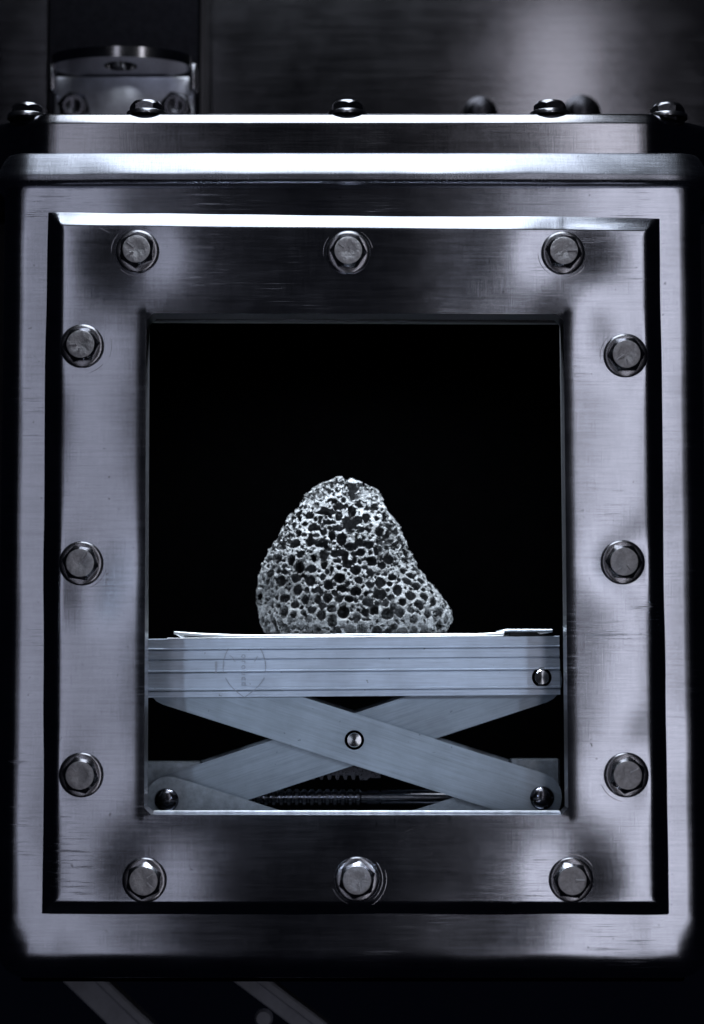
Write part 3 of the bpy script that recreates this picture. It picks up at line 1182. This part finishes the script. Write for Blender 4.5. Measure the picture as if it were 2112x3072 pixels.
zc_ = np.clip(zg, zs[0], zs[-1])
L_ = np.interp(zc_, zs, xl); R_ = np.interp(zc_, zs, xr)
cx = ((L_ + R_) / 2).astype(np.float32); ax_ = np.maximum((R_ - L_) / 2, 0.0008).astype(np.float32)
hfrac = (zc_ - zs[0]) / (zs[-1] - zs[0])
by = np.maximum(0.042 * np.sqrt(np.maximum(0.0, 1 - hfrac ** 1.7)) * (1 - 0.25 * hfrac), 0.0008).astype(np.float32)
by = np.where(hfrac < 0.08, by * (0.9 + 1.25 * hfrac), by).astype(np.float32)
X = xs[:, None, None]; Y_ = ys_[None, :, None]; Z_ = zg[None, None, :]
e = 2.25
dx_ = np.abs(X - cx) / ax_
dy_ = np.abs(Y_ - YR) / by
rho = (dx_ ** e + dy_ ** e) ** (1 / e)
f = (rho - 1) * np.minimum(ax_, by)
del rho, dx_, dy_
f = np.maximum(f, Z_ - zs[-1])
f = np.maximum(f, zlo - Z_)
shape = f.shape
f = f.astype(np.float32)
f += smooth_noise(shape, 34) * 0.0010 + smooth_noise(shape, 12) * 0.00050
f0 = f.copy()
# vesicles: bubbles near the surface cut it open, larger holes undercut
gx, gy, gzr = np.gradient(f0[::2, ::2, ::2], 2 * H)
cand = np.argwhere(np.abs(f0[::2, ::2, ::2]) < H * 1.2)
nrng.shuffle(cand)
cand = cand[:52000]
acc_p = np.zeros((9000, 3)); acc_r = np.zeros(9000); na_ = 0
order = []
stages = [(9000, 0.0025, 0.0038), (14000, 0.0016, 0.0027), (14000, 0.0011, 0.0018), (15000, 0.0006, 0.0011)]
ci = 0
for cnt, r0, r1 in stages:
    for c in cand[ci:ci + cnt]:
        p = np.array((x_lo + 2 * c[0] * H, y_lo + 2 * c[1] * H, gz0 + 2 * c[2] * H))
        if p[1] > YR + 0.012 or p[2] < zlo + 0.001:
            continue
        hf = (p[2] - zlo) / (zs[-1] - zlo)
        if 0.001 < r0 < 0.003 and noise.noise(Vector((p[0] * 85 + 9, p[1] * 85, p[2] * 85))) > (0.40 if hf > 0.45 else 0.30):
            continue
        r = nrng.uniform(r0, r1)
        pn = noise.noise(Vector((p[0] * 55, p[1] * 55, p[2] * 55)))
        pack = (0.99 if hf > 0.45 else 1.05) + 0.32 * pn
        if r0 >= 0.003:
            pack = 1.5 if hf < 0.45 else 1.3
        if na_:
            d = np.linalg.norm(acc_p[:na_] - p, axis=1)
            if np.any(d < pack * (acc_r[:na_] + r)):
                continue
        acc_p[na_] = p; acc_r[na_] = r; na_ += 1
    ci += cnt
for p, r in zip(acc_p[:na_], acc_r[:na_]):
    i, j, k_ = (int(round((p[0] - x_lo) / (2 * H))), int(round((p[1] - y_lo) / (2 * H))), int(round((p[2] - gz0) / (2 * H))))
    i = min(i, gx.shape[0] - 1); j = min(j, gx.shape[1] - 1); k_ = min(k_, gx.shape[2] - 1)
    n = np.array((gx[i, j, k_], gy[i, j, k_], gzr[i, j, k_])); n /= (np.linalg.norm(n) + 1e-9)
    hf = (p[2] - zlo) / (zs[-1] - zlo)
    deep = nrng.uniform(1.0, 2.6) if (hf > 0.42 or nrng.random() < 0.55) else nrng.uniform(0.0, 0.5)
    c = p - n * r * nrng.uniform(0.15, 0.40)
    st = 1 + nrng.uniform(-0.2, 0.2, 3) * (1.7 if hf > 0.4 else 0.8)
    rr = r * 1.05
    lo = [max(0, int((c[a_] - o_ - rr * (1.4 + deep)) / H)) for a_, o_ in enumerate((x_lo, y_lo, gz0))]
    hi = [min(shape[a_], int((c[a_] - o_ + rr * (1.4 + deep)) / H) + 2) for a_, o_ in enumerate((x_lo, y_lo, gz0))]
    sx = xs[lo[0]:hi[0], None, None] - c[0]; sy = ys_[None, lo[1]:hi[1], None] - c[1]; sz = zg[None, None, lo[2]:hi[2]] - c[2]
    # openings in the frothy top are elongated further inwards
    tt = np.clip(-(sx * n[0] + sy * n[1] + sz * n[2]), 0, deep * r)
    q = np.sqrt(((sx + n[0] * tt) * st[0]) ** 2 + ((sy + n[1] * tt) * st[1]) ** 2 + ((sz + n[2] * tt) * st[2]) ** 2)
    sl = f[lo[0]:hi[0], lo[1]:hi[1], lo[2]:hi[2]]
    np.maximum(sl, rr - q, out=sl)
f += smooth_noise(shape, 7.0) * 0.00022 + smooth_noise(shape, 3.5) * 0.00022
f += smooth_noise(shape, 2.0) * 0.00008
f = np.maximum(f, zlo - Z_).astype(np.float32)


def surface_nets(f, org, h):
    ins = f < 0
    s = ins[:-1, :-1, :-1].astype(np.uint8)
    cnt_ = s.copy()
    for a_ in (0, 1):
        for b_ in (0, 1):
            for c_ in (0, 1):
                if a_ or b_ or c_:
                    cnt_ += ins[a_:ins.shape[0] - 1 + a_, b_:ins.shape[1] - 1 + b_, c_:ins.shape[2] - 1 + c_]
    act = (cnt_ > 0) & (cnt_ < 8)
    cells = np.argwhere(act)
    idm = np.full(act.shape, -1, np.int32)
    idm[act] = np.arange(len(cells), dtype=np.int32)
    acc = np.zeros((len(cells), 3), np.float32); num = np.zeros(len(cells), np.float32)
    corner = [(a_, b_, c_) for a_ in (0, 1) for b_ in (0, 1) for c_ in (0, 1)]
    vals = {c: f[cells[:, 0] + c[0], cells[:, 1] + c[1], cells[:, 2] + c[2]] for c in corner}
    for c in corner:
        for ax in range(3):
            if c[ax] == 0:
                d = list(c); d[ax] = 1; d = tuple(d)
                va, vb = vals[c], vals[d]
                m_ = (va < 0) != (vb < 0)
                t = np.where(m_, va / np.where(m_, va - vb, 1), 0)
                p = np.zeros((len(cells), 3), np.float32) + np.array(c, np.float32)
                p[:, ax] = t
                acc += p * m_[:, None]; num += m_
    verts = (cells + acc / num[:, None]) * h + np.array(org)
    faces = []
    for ax in range(3):
        o1, o2 = [(1, 2), (2, 0), (0, 1)][ax]
        sl0 = [slice(None)] * 3; sl1 = [slice(None)] * 3
        sl0[ax] = slice(0, -1); sl1[ax] = slice(1, None)
        A_, B_ = ins[tuple(sl0)], ins[tuple(sl1)]
        ch_ = A_ != B_
        e_ = np.argwhere(ch_)
        e_ = e_[(e_[:, o1] > 0) & (e_[:, o2] > 0) & (e_[:, o1] < f.shape[o1] - 1) & (e_[:, o2] < f.shape[o2] - 1)]
        flip = A_[e_[:, 0], e_[:, 1], e_[:, 2]]
        q = []
        for s1, s2 in ((0, 0), (1, 0), (1, 1), (0, 1)):
            c = e_.copy(); c[:, o1] -= s1; c[:, o2] -= s2
            q.append(idm[c[:, 0], c[:, 1], c[:, 2]])
        q = np.stack(q, 1)
        q[~flip] = q[~flip][:, ::-1]
        faces.append(q)
    return verts, np.concatenate(faces)


rv, rf = surface_nets(f, (x_lo, y_lo, gz0), H)
del f, f0
org = np.array((float((x_lo + x_hi) / 2), YR, zlo))
me = bpy.data.meshes.new('porous_rock')
me.vertices.add(len(rv)); me.vertices.foreach_set('co', (rv - org).astype(np.float32).ravel())
me.loops.add(len(rf) * 4); me.loops.foreach_set('vertex_index', rf.astype(np.int32).ravel())
me.polygons.add(len(rf))
me.polygons.foreach_set('loop_start', np.arange(len(rf), dtype=np.int32) * 4)
me.update(calc_edges=True)
me.validate()
me.polygons.foreach_set('use_smooth', np.ones(len(me.polygons), bool))
me.materials.append(M['rock'])
rock = bpy.data.objects.new('porous_rock', me)
place(rock, None, org)
tag(rock, 'grey porous volcanic rock full of round holes standing on the jack platform', 'rock')
print('rock', len(rv), len(rf), 'vesicles', na_)

# ------------------------------------------------------------------ background fittings above the lid
YQ = 0.285
pa, pb = W(142, -60, YQ - 0.03), W(600, 420, YQ - 0.03)
V, F = bevel_box(pa.x, pb.x, YQ - 0.03, YW - 0.001, W(0, 555, YQ).z, W(0, -200, YQ).z, 0.002)
tag(obj('black_post', V, F, M['post'], None), 'wide black vertical post behind the lid at upper left', 'post')

yv = 0.235
br_root = empty('shelf_bracket', W(375, 420, yv), 'bent steel bracket with a round holed shelf on the black post', 'bracket')
bl_, br2 = W(163, 230, yv).x, W(583, 230, yv).x
bz1, bz0 = W(0, 229, yv).z, W(0, 460, yv).z
V, F = bevel_box(bl_, br2, yv, yv + 0.005, bz0, bz1, 0.0018, 2)
obj('upright_plate', V, F, M['bracket'], br_root, smooth=40)
# round shelf: half disc reaching forward, with a hole
cxs, rs_ = (bl_ + br2) / 2, (br2 - bl_) / 2 * 0.98
ze = bz1 + 0.0005
th_ = 0.0075
hole_r, hole_c = rs_ * 0.24, -0.024
outer, innr = [], []
nseg = 96
for i in range(nseg):
    t = 2 * PI * i / nseg
    d = (math.cos(t), math.sin(t))
    # outline: half circle in front, straight edge at the plate
    ox, oy = cxs + rs_ * d[0], -0.020 + rs_ * d[1] * 0.55
    oy = min(oy, 0.0045)
    outer.append((ox, yv + oy))
    innr.append((cxs + hole_r * d[0], yv + hole_c + hole_r * d[1]))
V = [(x, y, z) for z in (ze, ze + th_) for x, y in outer] + [(x, y, z) for z in (ze, ze + th_) for x, y in innr]
F = []
for i in range(nseg):
    j = (i + 1) % nseg
    F += [(i, j, nseg + j, nseg + i), (2 * nseg + i, 3 * nseg + i, 3 * nseg + j, 2 * nseg + j),
          (i, 2 * nseg + i, 2 * nseg + j, j), (nseg + i, nseg + j, 3 * nseg + j, 3 * nseg + i)]
obj('round_shelf', V, F, [M['bolt_side'], M['shelf_rim']], br_root, smooth=35, mids=[1 if n % 4 < 2 else 0 for n in range(len(F))])
V, F = lathe([(0.0035, -0.002), (0.0035, 0.010), (0.002, 0.012)], 20)
V = [(cxs - 0.002 + x, yv + hole_c + y, ze + th_ - 0.008 + z * 0.6) for x, y, z in V]
obj('centre_pin', V, F, M['washer'], br_root, smooth=40)
for s, xx in ((-1, bl_), (1, br2)):
    V, F = bevel_box(xx - 0.003, xx + 0.003, yv - 0.014, yv - 0.0005, bz1 - 0.014, bz1 + 0.006, 0.0025, 2)
    obj('side_lug', V, F, M['bolt_side'], br_root, smooth=40)
dark_head = lid_heads.copy()
dark_head.materials[0] = M['screw_dark']; dark_head.materials[1] = M['dark_steel']
for px in (224, 530):
    p = W(px, 328, yv)
    o = inst('bolt', dark_head, (p.x, yv, p.z), toward_camera(0.3), br_root)
    o.scale = (1.1, 1.1, 1.1)
# knobs on the back wall
V, F = lathe([(0.013, 0.0), (0.013, 0.004), (0.009, 0.006), (0.0085, 0.016), (0.007, 0.020), (0.002, 0.0212)], 40)
knob_me = mesh('wall_knob', V, F, [M['dark_steel']], None, 40)
for px, py, sx, lab in ((1440, 345, 1.0, 'small dark knob on the back wall, left of the bright band'),
                        (1742, 348, 1.15, 'larger dark knob on the back wall beside the right lid bolt')):
    p = W(px, py, YW)
    o = bpy.data.objects.new('wall_knob', knob_me)
    place(o, None, (p.x, YW - 0.0003, p.z))
    o.rotation_euler = toward_camera(0.2)
    o.scale = (sx, sx, sx)
    tag(o, lab, 'knob', 'knobs on the back wall')

# ------------------------------------------------------------------ slanting bars below the cabinet
YB = 0.13


def slant_bar(x0, x1, x2, x3, ridge, label):
    """bar whose top edge runs x0..x1 at photo y 2900 and foot x2..x3 at y 3180"""
    root_p = W((x2 + x3) / 2, 3180, YB)
    root = empty('slanting_bar', root_p, label, 'bar', 'slanting bars below the cabinet')
    P = [W(x0, 2900, YB), W(x1, 2900, YB), W(x3, 3180, YB), W(x2, 3180, YB)]
    V, F = prism([(p.x, p.z) for p in P], YB, YB + 0.012, 0.0012)
    obj('bar_face', V, F, M['bar'], root)
    a0, a1 = lerp(x0, x1, ridge), lerp(x0, x1, 0.97)
    c0, c1 = lerp(x2, x3, ridge), lerp(x2, x3, 0.97)
    P = [W(a0, 2900, YB - 0.006), W(a1, 2900, YB - 0.006), W(c1, 3180, YB - 0.006), W(c0, 3180, YB - 0.006)]
    V, F = prism([(p.x, p.z) for p in P], YB - 0.006, YB - 0.0002, 0.0015)
    obj('bar_rib', V, F, M['bar'], root)


slant_bar(140, 282, 432, 574, 0.66, 'wide grey slanting bar below the left end of the cabinet')
slant_bar(640, 760, 1010, 1130, 0.55, 'narrower grey slanting bar below the middle of the cabinet, beside a small knob')
p = W(792, 3052, YB)
V, F = lathe([(0.006, 0.0), (0.006, 0.003), (0.0045, 0.006), (0.001, 0.0066)], 28)
o = bpy.data.objects.new('rod_end', mesh('rod_end', V, F, [M['bar']], None, 40))
place(o, None, (p.x, YB - 0.0005, p.z)); o.rotation_euler = toward_camera(0)
o.scale = (1, 1, 1)
tag(o, 'small round rod end at the bottom edge beside the narrower slanting bar', 'rod')
